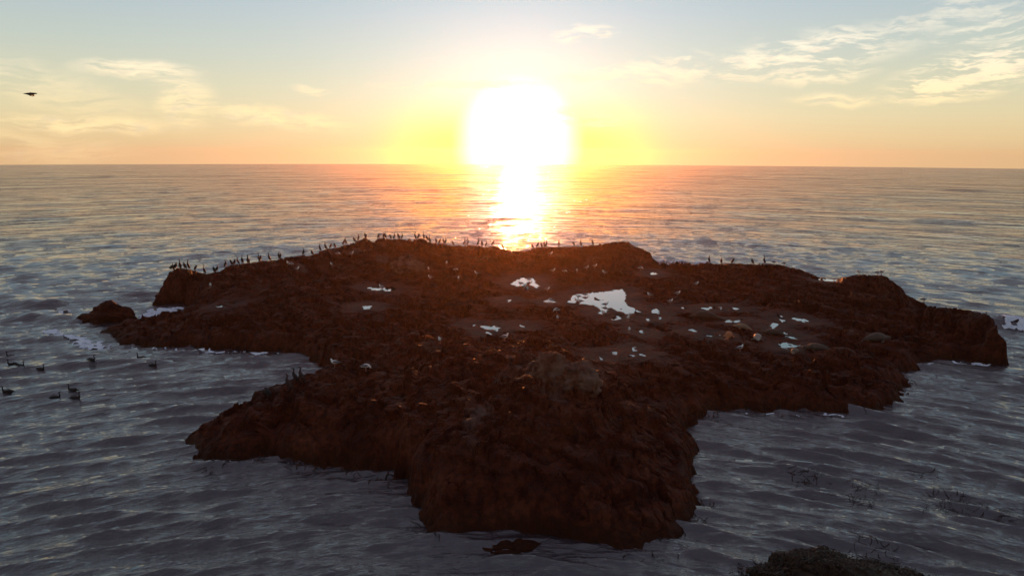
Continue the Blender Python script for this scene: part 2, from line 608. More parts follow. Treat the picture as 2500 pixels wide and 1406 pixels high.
# ------------------------------------------------------------------ the island
# coast seen from the near side: points on the water
NEAR = [(262, 806), (268, 828), (330, 843), (400, 849), (500, 856), (600, 858), (680, 864), (740, 880), (775, 898), (800, 918),
        # behind the low headland, hidden
        (742, 962), (690, 985), (600, 1010), (520, 1050), (446, 1078),
        (470, 1100), (500, 1116), (545, 1128), (600, 1118), (640, 1106), (690, 1122), (780, 1124), (850, 1130), (900, 1145), (960, 1158), (1000, 1172),
        (1003, 1215), (1006, 1252), (1060, 1282), (1120, 1288), (1200, 1292), (1320, 1312), (1450, 1322), (1560, 1334), (1640, 1318), (1690, 1275), (1716, 1222),
        (1690, 1185), (1704, 1130), (1682, 1078), (1662, 1052), (1690, 1022), (1730, 1008), (1800, 1000), (1950, 1004), (2100, 1010), (2165, 996), (2205, 965),
        (2215, 935), (2240, 905), (2238, 890), (2275, 882), (2330, 878), (2400, 884), (2438, 888), (2446, 860), (2432, 835), (2440, 808)]
# the skyline: (px, py, height above the sea)
SKY = [(px, py, CAM_H + pix_dir(px, py).z / math.hypot(*pix_dir(px, py)[:2]) * dist) for px, py, dist in [   # (px, py, distance)
       (2442, 792, 53.0), (2400, 764, 55.5), (2330, 752, 57), (2255, 748, 58), (2205, 712, 61.5), (2168, 676, 65.5), (2140, 672, 66.5), (2090, 671, 67.5), (2040, 681, 68),
       (2000, 677, 69.5), (1950, 657, 71.5), (1900, 646, 73), (1830, 645, 74), (1780, 643, 75), (1700, 646, 75.5), (1620, 648, 75.5), (1597, 640, 76), (1588, 616, 77),
       (1548, 601, 78.5), (1535, 590, 79.3), (1500, 591, 79.5), (1450, 601, 79), (1380, 603, 78.5), (1310, 604, 78), (1288, 613, 77.3), (1255, 613, 77), (1225, 608, 77.3), (1180, 605, 77.7), (1100, 600, 78),
       (1040, 597, 78.3), (985, 585, 79), (925, 582, 79.3), (910, 592, 78.8), (890, 580, 79.3), (865, 594, 78.4), (800, 609, 76.5), (750, 627, 74.5), (640, 638, 72), (560, 648, 70.3),
       (530, 667, 68.5), (500, 668, 68.5), (470, 660, 68), (440, 654, 67.5), (415, 664, 66.5), (392, 700, 64.5)]]
FARLEFT = [(376, 722), (384, 747), (420, 743), (455, 741), (487, 752), (470, 770), (440, 777), (400, 781), (372, 785), (322, 792), (290, 798)]

PTS = [to_world(px, py, z) for px, py, z in SKY]
coast = [to_world(px, py, 0)[:2] for px, py in NEAR]
for p in PTS:
    r = math.hypot(p[0], p[1])
    coast.append(p[:2] * (r + 5.5) / r)
for px, py in FARLEFT:
    coast.append(to_world(px, py, 0)[:2])

INNER = [  # (px, py, height) over the island's top
    # left mass
    (450, 700, 2.0), (420, 735, .6), (500, 735, 1.4), (560, 700, 2.3), (650, 690, 2.1), (750, 680, 2.2), (850, 650, 2.5), (950, 630, 2.9), (700, 730, 1.9), (600, 755, 1.5),
    (560, 790, 1.2), (450, 800, .8), (350, 803, .6), (400, 769, .6), (350, 778, .5), (455, 762, .7), (330, 822, .55), (500, 830, 1.0), (620, 832, 1.0), (700, 845, .9), (700, 790, 1.6), (800, 760, 1.7),
    # plateau
    (935, 706, 1.75), (895, 750, 1.6), (1000, 740, 1.7), (1100, 660, 2.2), (1180, 640, 2.4), (1280, 650, 2.1), (1280, 690, 1.75), (1180, 700, 1.9), (1110, 720, 1.8),
    (1400, 650, 2.1), (1500, 650, 2.2), (1540, 640, 2.4), (1470, 740, 1.45), (1540, 755, 1.45), (1450, 700, 1.7), (1600, 670, 1.8), (1650, 700, 1.6), (1750, 690, 1.6),
    (1860, 680, 1.7), (1950, 700, 1.8), (2050, 710, 1.8), (2140, 720, 1.6), (2200, 760, 1.7), (2300, 790, 1.4), (2400, 800, 1.1), (2400, 850, .7), (2300, 850, .8),
    (1700, 760, 1.4), (1800, 752, 1.35), (1790, 785, 1.35), (1900, 795, 1.35), (1930, 845, 1.3), (1720, 808, 1.35), (1600, 800, 1.4), (1540, 830, 1.45), (1480, 860, 1.5),
    (1650, 860, 1.4), (1750, 870, 1.3), (1850, 880, 1.3), (2000, 860, 1.3), (2100, 830, 1.4), (2200, 840, 1.2), (1800, 930, 1.0), (1900, 930, 1.0), (2000, 930, 1.0), (2120, 920, 1.0),
    (2200, 890, .7), (1700, 940, 1.1), (1850, 970, .6), (2050, 970, .6), (1750, 980, .5),
    (1190, 800, 1.55), (1100, 790, 1.6), (1000, 800, 1.7), (900, 810, 1.7), (1300, 790, 1.5), (1400, 790, 1.5),
    # middle rise and near crag
    (820, 840, 1.4), (850, 880, 1.5), (950, 850, 1.9), (1050, 835, 2.0), (1230, 838, 2.1), (1150, 850, 2.1), (900, 900, 1.9), (1000, 900, 2.1), (1100, 910, 2.3), (1200, 900, 2.4),
    (1300, 920, 2.8), (1350, 900, 3.1), (1410, 910, 3.0), (1480, 950, 2.3), (1550, 940, 1.7), (1600, 980, 1.6),
    (800, 920, 1.6), (735, 936, 1.6), (700, 952, 1.5), (650, 975, 1.25), (590, 990, 1.1), (540, 1010, 1.0), (500, 1037, .85), (460, 1072, .3),
    (560, 1060, .8), (640, 1050, 1.0), (720, 1030, 1.3), (800, 1000, 1.5), (820, 1070, 1.0), (900, 980, 1.8), (920, 1080, 1.2), (1000, 1000, 2.1), (1000, 1090, 1.7),
    (1100, 980, 2.4), (1200, 980, 2.6), (1300, 1000, 2.75), (1100, 1080, 2.1), (1200, 1080, 2.3), (1300, 1080, 2.3), (1400, 1030, 2.5), (1500, 1040, 2.2), (1580, 1050, 1.8), (1640, 1070, 1.3),
    (1030, 1140, 1.5), (1150, 1150, 1.6), (1300, 1170, 1.5), (1450, 1150, 1.6), (1600, 1140, 1.2), (1670, 1150, .8), (1100, 1220, .8), (1300, 1240, .8), (1500, 1240, .8), (1640, 1220, .7)]
ctrl = [tuple(p) for p in PTS]
for p in PTS:
    r = math.hypot(p[0], p[1])
    q = p[:2] * (r + 3.0) / r
    ctrl.append((q[0], q[1], p[2] * 0.55))
ctrl += [tuple(to_world(px, py, z)) for px, py, z in INNER]
ctrl = np.array(ctrl)


def rbf_fit(P, c=0.9):
    d = np.hypot(P[:, None, 0] - P[None, :, 0], P[:, None, 1] - P[None, :, 1])
    A = np.sqrt(d * d + c * c) - np.eye(len(P)) * 0.15
    A = np.block([[A, np.ones((len(P), 1))], [np.ones((1, len(P))), np.zeros((1, 1))]])
    return np.linalg.solve(A, np.append(P[:, 2], 0.0))


RBF = rbf_fit(ctrl)


def rbf_eval(x, y, c=0.9):
    out = np.full(x.shape, RBF[-1])
    for (px, py, _), w in zip(ctrl, RBF[:-1]):
        out += w * np.sqrt((x - px) ** 2 + (y - py) ** 2 + c * c)
    return out


# tide pools: (water level, outline in the photograph, projected onto that level)
POOLS = [
    (1.45, [(1383, 737), (1392, 733), (1398, 722), (1410, 718), (1432, 716), (1440, 708), (1447, 714), (1470, 712), (1490, 710), (1505, 706), (1519, 706), (1525, 712), (1530, 722), (1526, 733),
            (1532, 746), (1548, 752), (1560, 760), (1579, 762), (1550, 764), (1540, 766), (1520, 764), (1505, 758), (1490, 752), (1478, 754), (1462, 752), (1446, 746), (1432, 744), (1415, 742), (1395, 741)]),
    (1.75, [(1242, 694), (1252, 690), (1261, 684), (1275, 676), (1285, 679), (1300, 679), (1307, 683), (1309, 691), (1318, 698), (1308, 703), (1300, 698), (1288, 693), (1280, 698), (1262, 699)]),
    (1.75, [(893, 703), (908, 701), (920, 704), (932, 703), (940, 699), (955, 699), (972, 704), (958, 712), (938, 711), (922, 709), (905, 706)]),
    (1.62, [(882, 748), (895, 746), (908, 748), (902, 753), (886, 754)]),
    (1.55, [(1147, 795), (1155, 790), (1162, 793), (1153, 799)]),
    (1.55, [(1171, 796), (1186, 796), (1200, 797), (1212, 793), (1224, 801), (1214, 808), (1200, 803), (1185, 804)]),
    (1.40, [(1591, 764), (1596, 754), (1605, 753), (1610, 764), (1600, 766)]),
    (1.42, [(1490, 777), (1500, 774), (1510, 771), (1516, 776), (1504, 782), (1493, 781)]),
    (1.36, [(1712, 753), (1726, 750), (1738, 749), (1748, 753), (1736, 756), (1720, 756)]),
    (1.36, [(1751, 752), (1759, 750), (1766, 753), (1758, 755)]),
    (1.36, [(1787, 752), (1797, 751), (1810, 753), (1804, 756), (1792, 755)]),
    (1.36, [(1757, 781), (1772, 781), (1790, 782), (1814, 781), (1800, 786), (1775, 787), (1762, 784)]),
    (1.36, [(1895, 768), (1904, 769), (1913, 775), (1902, 775)]),
    (1.36, [(1900, 780), (1912, 780), (1919, 783), (1910, 787), (1902, 784)]),
    (1.36, [(1926, 776), (1938, 774), (1955, 778), (1972, 781), (1980, 787), (1962, 786), (1945, 783), (1935, 779)]),
    (1.34, [(1880, 796), (1888, 788), (1902, 791), (1896, 800), (1884, 802)]),
    (1.32, [(1902, 838), (1922, 836), (1936, 840), (1958, 842), (1942, 848), (1924, 850), (1908, 850)]),
    (1.36, [(1684, 806), (1692, 805), (1702, 809), (1688, 810)]),
    (1.36, [(1720, 818), (1730, 818), (1738, 820), (1726, 821)]),
    (1.36, [(1748, 820), (1760, 818), (1758, 821)]),
    (1.40, [(1556, 806), (1566, 808), (1576, 812), (1570, 815), (1558, 810)]),
    (1.45, [(1545, 852), (1554, 848), (1553, 857), (1547, 857)]),
    (1.45, [(1534, 867), (1550, 866), (1548, 869), (1536, 869)]),
    (1.50, [(1465, 867), (1472, 872), (1476, 877), (1464, 878)]),
    (2.55, [(1584, 667), (1596, 665), (1606, 667), (1600, 671), (1588, 671)]) if False else (1.85, [(1586, 668), (1596, 665), (1607, 668), (1600, 671), (1590, 671)]),
    (2.00, [(2004, 682), (2020, 682), (2044, 684), (2030, 686), (2008, 685)]),
    (1.50, [(1328, 736), (1340, 731), (1352, 734), (1362, 738), (1346, 740)]),
    (1.46, [(1488, 752), (1482, 758), (1470, 766), (1456, 766), (1464, 760), (1466, 752)]),
    (1.36, [(1909, 810), (1920, 812), (1924, 815), (1914, 814)]),
    (1.48, [(1492, 861), (1506, 860), (1506, 864), (1496, 864)]), 
    (1.44, [(1562, 865), (1576, 865), (1574, 869), (1564, 869)]),
    (1.40, [(1576, 777), (1588, 778), (1586, 783), (1578, 782)]), (1.40, [(1608, 774), (1620, 775), (1616, 779), (1610, 779)]), (1.52, [(1262, 794), (1272, 792), (1282, 798), (1268, 798)]),
    (1.54, [(1184, 808), (1192, 809), (1200, 816), (1194, 820)]), (1.72, [(1236, 731), (1246, 730), (1247, 735), (1240, 736)]), (1.38, [(1664, 750), (1672, 750), (1680, 755), (1668, 755)]),
    (1.50, [(524, 746), (536, 743), (544, 748), (532, 751)]), (1.55, [(546, 741), (562, 737), (580, 738), (570, 743), (556, 743)]),
    (1.36, [(1914, 822), (1926, 820), (1948, 825), (1936, 827), (1924, 824)]),
]
POOLS = [(z, [to_world(px, py, z)[:2] for px, py in pl]) for z, pl in POOLS]


def build_island():
    rs, r = [], 21.5
    while r < 92:
        rs.append(r)
        r += 0.040 + 1.4e-5 * r * r
    rs = np.array(rs)
    th = np.radians(np.linspace(-37, 38.5, 1180))
    rr, tt = np.meshgrid(rs, th, indexing='ij')
    x, y = rr * np.sin(tt), rr * np.cos(tt)
    # ragged coast: wobble the coordinates used for the distance to the coast
    wx = x + 0.75 * fbm(x / 2.6, y / 2.6, 5, 21, .6) + 0.12 * perlin(x / 0.5, y / 0.5, 4)
    wy = y + 0.75 * fbm(x / 2.6 + 40, y / 2.6, 5, 22, .6) + 0.12 * perlin(x / 0.5 + 9, y / 0.5, 4)
    d = signed_dist(wx, wy, coast)
    base = rbf_eval(x, y)
    w = 1.2 + 1.0 * fbm(x / 4.0, y / 4.0, 2, 8)
    t = np.clip(d / np.clip(w, 0.45, 3), 0, 1)
    rise = 1 - (1 - t) ** 2.6
    z = np.where(d > 0, np.maximum(base, 0.25) * rise, -0.5 - 0.8 * np.minimum(-d, 2.5))
    z = np.where((d <= 0) & (d > -0.6), d / 0.6 * 0.9, z)
    # pools
    pd = np.full(x.shape, -99.0)
    pz = np.zeros_like(x)
    jx, jy = x + 0.22 * fbm(x / 0.5, y / 0.5, 4, 31), y + 0.55 * fbm(x / 0.6 + 7, y / 0.6, 3, 33)
    for lev, poly in POOLS:
        poly = np.array(poly)
        lo, hi = poly.min(0) - 8, poly.max(0) + 8
        sel = (x > lo[0]) & (x < hi[0]) & (y > lo[1]) & (y < hi[1])
        q = signed_dist(jx[sel], jy[sel], poly)
        cur, curz = pd[sel], pz[sel]
        better = q > cur
        pd[sel] = np.where(better, q, cur)
        pz[sel] = np.where(better, lev, curz)
    calm = smooth(-3.2, -0.4, pd)                       # 1 near a pool
    # crags, lumps and grit
    land = smooth(-0.2, 1.6, d)
    cr = smooth(2.2, 4.0, base)
    n1 = fbm(x / 4.5, y / 4.5, 4, 41)
    ridg = 1 - np.abs(fbm(x / 2.4, y / 2.4, 4, 45)) * 2.2
    ux, uy = x + 0.5 * fbm(x / 1.5, y / 1.5, 3, 95), y + 0.5 * fbm(x / 1.5 + 5, y / 1.5, 3, 96)
    blocks = 0.42 * facets((ux * .9 + uy * .3) / 2.3, (uy * .9 - ux * .3) / 1.7, 101, 1.1) + 0.27 * facets((ux * .8 - uy * .5) / 0.95, (uy * .8 + ux * .5) / 0.75, 103, 1.2) + 0.14 * facets(ux / 0.42, uy / 0.38, 105, 1.2)
    f1, f2, cell = worley(x / 1.7 + 0.3 * perlin(x, y, 2), y / 1.7, 51)
    g1, g2, cell2 = worley(x / 0.62, y / 0.62 + 0.3 * perlin(x * 2, y * 2, 9), 53)
    lumps = 0.25 * (cell - 0.5) * smooth(0.02, 0.25, f2 - f1)
    lumps2 = 0.08 * (cell2 - 0.5) * smooth(0.0, 0.2, g2 - g1) + blocks
    rough = land * (1 - 0.88 * calm)
    z = z + rough * (0.42 * n1 + 0.34 * (ridg - 0.5) + 0.9 * lumps + lumps2 + 0.09 * fbm(x / 0.34, y / 0.34, 3, 61)) * (0.75 + 0.35 * cr)
    # cracks between blocks and tilted ledges
    crack = (0.24 * (1 - smooth(0.0, 0.10, f2 - f1)) + 0.10 * (1 - smooth(0.0, 0.09, g2 - g1))) * smooth(-.15, .35, fbm(x / 2.1, y / 2.1, 3, 68))
    lt = (z + 0.22 * x + 0.10 * y + 0.35 * fbm(x / 3, y / 3, 3, 66)) / 0.55
    fr_ = lt - np.floor(lt)
    z = z - rough * crack + rough * 0.42 * (smooth(0.55, 0.95, fr_) - fr_) * 0.55
    # basins of the pools and the rims between
    near = smooth(-2.2, 0.05, pd)
    z = np.where(d > 0.5, z * (1 - near) + near * (pz + np.where(pd > 0, -0.12 * smooth(0, 0.1, pd) + 0.34 * np.maximum(0, fbm(x / 0.8, y / 1.3, 4, 73) - 0.16), 0.012 + 0.05 * smooth(0, 1.0, -pd) + 0.03 * np.abs(fbm(x / 0.5, y / 0.5, 3, 71)))), z)
    # hold the ridge to its skyline: raise or lower the crest bearing by bearing
    SA = np.array([(math.atan2(p[0], p[1]), (p[2] - CAM_H) / math.hypot(p[0], p[1]), math.hypot(p[0], p[1])) for p in PTS])
    SA = SA[np.argsort(SA[:, 0])]
    want = np.interp(th, SA[:, 0], SA[:, 1]) + 0.0011 * fbm(th * 90, th * 0, 3, 12) + 0.0006 * np.abs(fbm(th * 420, th * 0 + 3, 2, 13))
    dist = np.interp(th, SA[:, 0], SA[:, 2])
    inr = smooth(SA[0, 0] - .004, SA[0, 0], th) * (1 - smooth(SA[-1, 0] - .012, SA[-1, 0], th))
    wgt = np.exp(-((rr - dist[None, :]) / 2.2) ** 2) * inr[None, :] * smooth(0.1, 1.2, d)
    for _ in range(4):
        now = np.max(np.where(d > 0, (z - CAM_H) / rr, -9), axis=0)
        dz = np.clip((want - now), -.03, .03)[None, :] * rr
        z = z + np.where(z + dz * wgt > 0.05, dz * wgt, 0)
    # ragged sideways push so that faces are not a pure height field
    steep = land * (1 - calm)
    wl = worley((x * .8 + y * .6) / 0.9, z / 0.7 + 0.2 * fbm(x, y, 2, 3), 85)
    wl = 0.30 * (0.6 - wl[0]) + 0.22 * (wl[2] - .5) * smooth(0, .2, wl[1] - wl[0])
    edge = smooth(3.0, 0.3, d)
    px_ = x + steep * (0.22 * fbm(x / 0.7 + z, y / 0.7, 3, 81) + edge * wl * np.sign(x))
    py_ = y + steep * (0.22 * fbm(x / 0.7, y / 0.7 + z, 3, 82) - edge * wl * 1.3)
    P = np.stack([px_, py_, z], -1)
    keep = d > -2.2
    r_, c_ = x.shape
    idx = np.arange(r_ * c_).reshape(r_, c_)
    kq = keep[:-1, :-1] & keep[1:, :-1] & keep[:-1, 1:] & keep[1:, 1:]
    q = np.stack([idx[:-1, :-1], idx[:-1, 1:], idx[1:, 1:], idx[1:, :-1]], -1)[kq][:, ::-1]
    used, inv = np.unique(q, return_inverse=True)
    me = bpy.data.meshes.new('island')
    fill_mesh(me, P.reshape(-1, 3)[used], inv.reshape(q.shape))
    me.polygons.foreach_set('use_smooth', np.zeros(len(q), dtype=bool))
    gx = 0.55 * np.exp(-(((x - 2.3) / 1.6) ** 2 + ((y - 33) / 1.6) ** 2)) + 0.35 * smooth(0.25, 0.6, fbm(x / 3, y / 3, 3, 90)) * smooth(1.8, 3.0, base)
    add_attr(me, 'guano', gx.reshape(-1)[used])
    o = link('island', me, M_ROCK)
    tag(o, kind='structure')
    return o, me


island, island_me = build_island()
dg = bpy.context.evaluated_depsgraph_get()
ISL_V = np.empty(len(island_me.vertices) * 3, np.float32)
island_me.vertices.foreach_get('co', ISL_V)
ISL_V = ISL_V.reshape(-1, 3)
BVH = BVHTree.FromObject(island, dg)
EYE = Vector((0, 0, CAM_H))
ISL_AZ = np.arctan2(ISL_V[:, 0], ISL_V[:, 1])
ISL_R = np.hypot(ISL_V[:, 0], ISL_V[:, 1])
ISL_EL = (ISL_V[:, 2] - CAM_H) / ISL_R


def on_ground(px, py):
    """the island's surface seen at this place"""
    hit = BVH.ray_cast(EYE, pix_dir(px, py))
    if hit[0] is None:
        return on_ridge(px)
    return hit[0].copy()


def on_ridge(px, rmin=0.0):
    """the highest standing place along this bearing"""
    d = pix_dir(px, 640)
    a = math.atan2(d.x, d.y)
    sel = (np.abs(ISL_AZ - a) < 0.0022) & (ISL_R > rmin) & (ISL_V[:, 2] > 0.2)
    i = np.argmax(np.where(sel, ISL_EL, -9))
    return Vector(ISL_V[i])


def build_pools():
    for lev, poly in POOLS:
        poly = np.array(poly)
        c = poly.mean(0)
        bm = bmesh.new()
        out = []
        for p in poly:
            v = p - c
            L = np.hypot(*v)
            q = c + v * (L + 0.25) / L
            out.append(bm.verts.new((q[0], q[1], lev)))
        f = bm.faces.new(out)
        if f.normal.z < 0:
            f.normal_flip()
        bmesh.ops.recalc_face_normals(bm, faces=bm.faces)
        bm.normal_update()
        if list(bm.faces)[0].normal.z < 0:
            bmesh.ops.reverse_faces(bm, faces=list(bm.faces))
        me = bpy.data.meshes.new('tide_pool')
        bm.to_mesh(me)
        bm.free()
        tag(link('tide_pool', me, M_POOL), kind='structure')


build_pools()


# ------------------------------------------------------------------ loose rocks
def rock(name, loc, size, seed, mat, label, cat, group=None, sub=5, amp=0.32, sink=0.25, lump=1.0):
    bm = bmesh.new()
    bmesh.ops.create_icosphere(bm, subdivisions=sub, radius=1.0)
    V = np.array([v.co[:] for v in bm.verts])
    n = fbm(V[:, 0] * 1.1 + seed, V[:, 1] * 1.1 + V[:, 2] * 1.7, 5, seed)
    f1, f2, cell = worley(V[:, 0] * 1.8 * lump + seed + V[:, 2], V[:, 1] * 1.8 * lump - V[:, 2] * 1.3, seed)
    s = 1 + amp * n + 0.22 * (cell - 0.5) * smooth(0, .2, f2 - f1) + 0.12 * (0.5 - f1)
    V = V * s[:, None] * np.array(size)
    for v, c in zip(bm.verts, V):
        v.co = c
    for f in bm.faces:
        f.smooth = True
    me = bpy.data.meshes.new(name)
    bm.to_mesh(me)
    bm.free()
    o = link(name, me, mat)
    o.location = (loc[0], loc[1], loc[2] + size[2] * (1 - 2 * sink))
    tag(o, label, cat, group)
    return o


def ground_z(x, y):
    h = BVH.ray_cast(Vector((x, y, 30)), Vector((0, 0, -1)))
    return h[0].z if h[0] is not None else 0.0


p = to_world(250, 790, 0)
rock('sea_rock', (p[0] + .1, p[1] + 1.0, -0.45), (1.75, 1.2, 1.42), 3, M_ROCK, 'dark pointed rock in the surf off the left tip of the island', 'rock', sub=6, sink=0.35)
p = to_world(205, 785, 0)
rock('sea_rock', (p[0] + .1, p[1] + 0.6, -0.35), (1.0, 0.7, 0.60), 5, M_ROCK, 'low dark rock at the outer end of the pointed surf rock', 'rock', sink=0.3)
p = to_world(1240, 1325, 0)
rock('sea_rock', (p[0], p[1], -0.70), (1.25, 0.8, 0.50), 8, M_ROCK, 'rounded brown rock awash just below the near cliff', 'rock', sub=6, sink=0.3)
for (px, py, sz, sd, lab) in [(1345, 905, (.85, .7, .85), 11, 'pale guano-stained crag, left half of the split peak on the near rise'),
                              (1412, 925, (.95, .75, .80), 14, 'pale guano-stained crag, right half of the split peak on the near rise'),
                              (998, 645, (1.5, 1.1, 1.0), 17, 'pale streaked mound of rock below the summit, left of the sun')]:
    g0 = on_ground(px, py + 18)
    rock('crag', (g0.x, g0.y, g0.z - 0.25), sz, sd, M_GUANO, lab, 'rock', sub=6, sink=0.2, lump=1.5)


# ------------------------------------------------------------------ birds
def loft(bm, path, radii, seg=10, mat=0, squash=1.0):
    """tube along a path in the XZ plane (y sideways); radii are (side, vertical)"""
    pts = [Vector(p if len(p) == 3 else (p[0], 0, p[1])) for p in path]
    rings = []
    for i, p in enumerate(pts):
        a, b = pts[max(i - 1, 0)], pts[min(i + 1, len(pts) - 1)]
        t = (b - a).normalized()
        side = Vector((0, 1, 0)) if abs(t.y) < 0.9 else Vector((1, 0, 0))
        up = side.cross(t).normalized()
        side = t.cross(up).normalized()
        r = radii[i]
        rs, ru = r if isinstance(r, tuple) else (r, r)
        rings.append([bm.verts.new(p + side * math.cos(q) * rs + up * math.sin(q) * ru)
                      for q in (2 * math.pi * k / seg for k in range(seg))])
    fs = []
    for a, b in zip(rings[:-1], rings[1:]):
        for k in range(seg):
            fs.append(bm.faces.new((a[k], a[(k + 1) % seg], b[(k + 1) % seg], b[k])))
    fs.append(bm.faces.new(rings[0]))
    fs.append(bm.faces.new(rings[-1][::-1]))
    for f in fs:
        f.smooth = True
        f.material_index = mat


def spline(pts, rad, n=4):
    """Catmull-Rom refinement of a path with its radii"""
    P = [np.array(p if len(p) == 3 else (p[0], 0, p[1]), float) for p in pts]
    Q = [np.array(r if isinstance(r, tuple) else (r, r), float) for r in rad]
    op, orr = [], []
    for i in range(len(P) - 1):
        a, b, c, d = (max(i - 1, 0), i, i + 1, min(i + 2, len(P) - 1))
        for k in range(n):
            t = k / n
            w = (-.5 * t + t * t - .5 * t ** 3, 1 - 2.5 * t * t + 1.5 * t ** 3, .5 * t + 2 * t * t - 1.5 * t ** 3, -.5 * t * t + .5 * t ** 3)
            op.append(tuple(w[0] * P[a] + w[1] * P[b] + w[2] * P[c] + w[3] * P[d]))
            orr.append(tuple(np.maximum(Q[b] * (1 - t) + Q[c] * t, .004)))
    op.append(tuple(P[-1]))
    orr.append(tuple(np.maximum(Q[-1], .003)))
    return op, orr


def mesh_of(name, fn, mats):
    bm = bmesh.new()
    fn(bm)
    bmesh.ops.recalc_face_normals(bm, faces=bm.faces)
    me = bpy.data.meshes.new(name)
    bm.to_mesh(me)
    bm.free()
    for mt in mats:
        me.materials.append(mt)
    return me


def legs(bm, x0, z0, y, mat=0, foot=0.07, top=0.022):
    for s in (-1, 1):
        loft(bm, [(x0, s * y, z0), (x0 + .01, s * y, z0 * .5), (x0 + .015, s * y, .012)], [top, .012, .010], 6, mat)
        loft(bm, [(x0 - .01, s * y, .010), (x0 + foot * .5, s * y, .012), (x0 + foot, s * y, .008)], [(.012, .008), (.03, .007), (.036, .005)], 6, mat)


CORM = {
    'upright': ([(-.20, .05), (-.15, .15), (-.07, .26), (.0, .38), (.045, .48), (.05, .56), (.02, .63), (.015, .69), (.05, .735), (.09, .735)],
                [(.035, .012), (.06, .04), (.10, .09), (.105, .10), (.07, .075), (.04, .042), (.027, .03), (.028, .03), (.032, .034), (.02, .022)], (.09, .735, .19, .735)),
    'alert': ([(-.18, .05), (-.13, .15), (-.06, .27), (.0, .40), (.035, .50), (.035, .60), (.03, .69), (.03, .78), (.06, .825), (.10, .83)],
              [(.035, .012), (.06, .04), (.095, .085), (.10, .095), (.062, .07), (.034, .036), (.026, .028), (.027, .029), (.031, .033), (.02, .022)], (.10, .83, .20, .85)),
    'hunched': ([(-.22, .06), (-.17, .14), (-.09, .24), (-.01, .34), (.04, .42), (.055, .47), (.05, .51), (.075, .535), (.11, .53)],
                [(.035, .012), (.06, .045), (.11, .10), (.12, .115), (.095, .09), (.06, .06), (.04, .042), (.036, .036), (.022, .022)], (.11, .53, .20, .50)),
    'preening': ([(-.20, .06), (-.15, .15), (-.07, .26), (.0, .37), (.06, .46), (.11, .50), (.14, .47), (.13, .41), (.10, .37)],
                 [(.035, .012), (.06, .045), (.105, .095), (.11, .11), (.075, .075), (.042, .045), (.032, .034), (.034, .034), (.02, .02)], (.10, .37, .03, .32)),
    'drying': ([(-.20, .05), (-.15, .15), (-.07, .26), (.0, .38), (.045, .47), (.05, .55), (.02, .61), (.02, .67), (.055, .71), (.09, .71)],
               [(.035, .012), (.06, .04), (.10, .09), (.105, .10), (.07, .075), (.04, .042), (.027, .03), (.028, .03), (.032, .034), (.02, .022)], (.09, .71, .19, .72)),
}


def corm_body(pose, with_parts=True):
    path, rad, bill = CORM[pose]
    pp, rr = spline(path, rad, 3)

    def fn(bm):
        loft(bm, pp, rr, 10, 0)
        for s in (-1, 1):                    # folded wings along the sides, tips over the tail
            if pose == 'drying':
                loft(bm, [(.03, s * .08, .44), (.05, s * .22, .50), (.02, s * .36, .47), (-.01, s * .50, .36)], [(.02, .05), (.02, .09), (.016, .13), (.01, .07)], 8, 0)
                loft(bm, [(.0, s * .10, .36), (.0, s * .25, .34), (-.02, s * .38, .32)], [(.015, .08), (.014, .13), (.01, .10)], 8, 0)
            else:
                loft(bm, [(path[4][0], s * .075, path[4][1] - .03), (path[3][0] - .02, s * .095, path[3][1] - .04),
                          (path[2][0] - .03, s * .085, path[2][1] - .05), (path[1][0] - .04, s * .035, path[1][1] - .05)],
                     [(.02, .03), (.025, .07), (.022, .065), (.012, .015)], 8, 0)
        if with_parts:
            legs(bm, -.03, .20, .055, 1)
            loft(bm, [(bill[0], 0, bill[1]), ((bill[0] + bill[2]) / 2, 0, (bill[1] + bill[3]) / 2), (bill[2], 0, bill[3])], [.015, .010, .005], 6, 1)
    return mesh_of('cormorant', fn, [M_CORM, M_BILL])


CORM_ME = {k: corm_body(k) for k in CORM}
CORM_NEAR = {k: corm_body(k, False) for k in ('upright', 'hunched')}
LEG_ME = {}
for s in (-1, 1):
    def fn(bm, s=s):
        loft(bm, [(-.03, s * .055, .20), (-.02, s * .055, .10), (-.015, s * .055, .012)], [.024, .013, .011], 8)
        loft(bm, [(-.03, s * .055, .010), (.02, s * .055, .012), (.06, s * .055, .008)], [(.012, .008), (.03, .007), (.036, .005)], 8)
    LEG_ME[s] = mesh_of('leg', fn, [M_BILL])


def bill_mesh(b):
    return mesh_of('bill', lambda bm: loft(bm, [(b[0], 0, b[1]), ((b[0] + b[2]) / 2, 0, (b[1] + b[3]) / 2), (b[2] - .012, 0, b[3]), (b[2], 0, b[3] - .012)], [.015, .010, .008, .004], 8), [M_BILL])


def put(name, me, loc, yaw, label, cat, group, scale=1.0, lean=0.0):
    o = bpy.data.objects.new(name, me)
    COL.objects.link(o)
    o.location = loc
    o.rotation_euler = (random.uniform(-.05, .05), lean, yaw)
    o.scale = (scale,) * 3
    tag(o, label, cat, group)
    return o


ORD = 'first second third fourth fifth sixth seventh eighth ninth tenth eleventh twelfth thirteenth fourteenth fifteenth sixteenth seventeenth eighteenth'.split()
U, A, H, P_, D = 'upright', 'alert', 'hunched', 'preening', 'drying'
POSE_WORD = {U: 'upright', A: 'long-necked', H: 'hunched', P_: 'bowed preening', D: 'wing-drying'}
LF, RT = math.pi, 0.0       # facing left / right in the picture
FW, BK = -math.pi / 2, math.pi / 2
